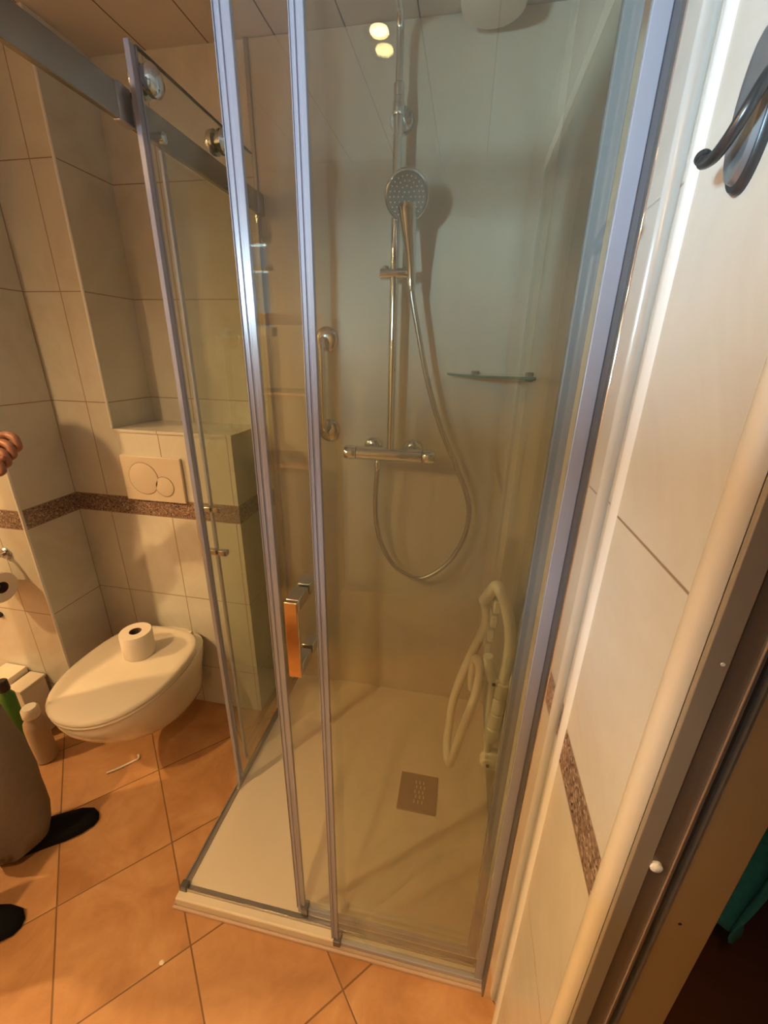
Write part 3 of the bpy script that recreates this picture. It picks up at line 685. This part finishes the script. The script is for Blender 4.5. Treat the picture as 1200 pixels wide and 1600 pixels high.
# left arm reaching forward, right arm hanging
s0 = j((-1.665, -.82, 1.385), .058, sh); el = j((-1.60, -.76, 1.13), .044, s0); wr = j((-1.42, -.70, 1.255), .028, el); pm = j((-1.370, -.692, 1.282), (.040, .030), wr)
hand_root = pm
def finger(base, pts, r):
    b = base
    for k, p in enumerate(pts): b = j(p, r * (1 - .12 * k), b)
for k in range(4):
    yy = -.665 - .018 * k; zz = 1.300 - .016 * k
    finger(pm, [(-1.338, yy, zz + .008), (-1.312, yy - .004, zz + .002), (-1.304, yy - .006, zz - .022), (-1.324, yy - .006, zz - .032)], .0115)
finger(pm, [(-1.345, -.715, 1.262), (-1.318, -.722, 1.258), (-1.300, -.712, 1.262)], .0105)
s1 = j((-1.67, -1.165, 1.385), .058, sh); el = j((-1.70, -1.22, 1.12), .044, s1); wr = j((-1.66, -1.23, .88), .028, el); pm = j((-1.655, -1.23, .82), (.022, .036), wr)
for k in range(4): finger(pm, [(-1.672 + .016 * k, -1.232, .775), (-1.668 + .016 * k, -1.226, .745), (-1.664 + .015 * k, -1.215, .722)], .009)
finger(pm, [(-1.625, -1.222, .81), (-1.612, -1.212, .785)], .010)
org = WO[t.name]
me = bpy.data.meshes.new('body'); me.from_pydata([v - org for v in V], E_, [])
me.materials.append(MAT['skin'])
body = bpy.data.objects.new('body', me); C.objects.link(body); body.parent = t; WO[body.name] = org
md = body.modifiers.new('skin', 'SKIN'); md.use_smooth_shade = True
sv = me.skin_vertices[0].data
for i, r in enumerate(Rr): sv[i].radius = r; sv[i].use_root = (i == 0)
md = body.modifiers.new('sub', 'SUBSURF'); md.levels = 2; md.render_levels = 2
def ell(c, rx, ry, n=32, wob=0.0, ph=0.0): return [(c[0] + (rx + wob * math.sin(5 * a + ph)) * math.cos(a), c[1] + (ry + wob * math.sin(7 * a + ph)) * math.sin(a), c[2]) for a in [2 * math.pi * k / n for k in range(n)]]
m = MB()
for s, fx, fy in ((1, -1.49, -.885), (-1, -1.51, -1.135)):
    rows = []
    for i in range(15):
        u = i / 14; z = .055 + u * .86
        cx = fx + (-1.655 - fx) * u ** 2.2; cy = fy + (-1.0 + s * .085 - fy) * u ** 1.6
        r = .086 + .012 * u + .020 * math.sin(math.pi * min(1, u * 1.5)) + .003 * math.sin(i * 1.7)
        rows.append(ell((cx, cy, z), r, r, 36, .003, i * .8))
    m.loft(rows)
m.loft([ell((-1.658, -1.0, z), .125 + .005 * k, .18 - .004 * k) for k, z in enumerate((.82, .88, .94, 1.02))])
m.build('trousers', MAT['trousers'], t, angle=80)
m = MB()
m.loft([ell((-1.66, -.998, .95), .135, .185), ell((-1.665, -.995, 1.08), .13, .175), ell((-1.667, -.992, 1.25), .135, .19), ell((-1.667, -.99, 1.36), .12, .195), ell((-1.665, -.99, 1.43), .075, .13), ell((-1.66, -.99, 1.46), .058, .062)])
m.tube(smooth_path([(-1.665, -.83, 1.385), (-1.63, -.78, 1.25), (-1.60, -.76, 1.135), (-1.53, -.735, 1.17), (-1.45, -.71, 1.235)], 6), [.068] * 8 + [.058] * 9 + [.046] * 8, 20)
m.tube(smooth_path([(-1.67, -1.155, 1.385), (-1.70, -1.22, 1.13), (-1.665, -1.23, .90)], 8), [.068] * 6 + [.056] * 6 + [.045] * 5, 20)
m.build('sweater', MAT['sweater'], t, angle=80)
def shoe(tx, ty, ang):
    m = MB(); d = Vector((math.cos(ang), math.sin(ang), 0)); n_ = Vector((-d.y, d.x, 0)); tip = Vector((tx, ty, 0)); rows = []
    prof = [(0.0, .012, .018), (.012, .030, .032), (.045, .043, .042), (.09, .047, .052), (.14, .042, .068), (.19, .038, .082), (.24, .037, .086), (.262, .030, .080), (.270, .014, .06)]
    for s_, hw, hh in prof:
        c_ = tip - d * s_; ring = []
        for k in range(20):
            a = 2 * math.pi * k / 20; x = math.cos(a) * hw; zz = math.sin(a)
            z = hh * (.5 + .5 * zz) if zz > 0 else hh * .5 * (1 + max(-1, zz * 1.6)) 
            ring.append(c_ + n_ * x + Vector((0, 0, max(0.001, z))))
        rows.append(ring)
    m.loft(rows); return m.build('shoe', MAT['shoe'], t, angle=60)
shoe(-1.325, -.758, R(40)); shoe(-1.300, -1.045, R(22))
m = MB(); m.lathe([(.02, .098), (.06, .088), (.089, .05), (.096, .01), (.094, -.03), (.08, -.06)], (-1.650, -.983, 1.665), (-.25, 0, 1), 32); m.build('hair', MAT['hair'], t)
m = MB(); m.loft([ell((-1.545, -.983, 1.60), .006, .010, 12), ell((-1.538, -.983, 1.605), .010, .012, 12), ell((-1.545, -.983, 1.645), .006, .008, 12)]); m.build('nose', MAT['skin'], t)
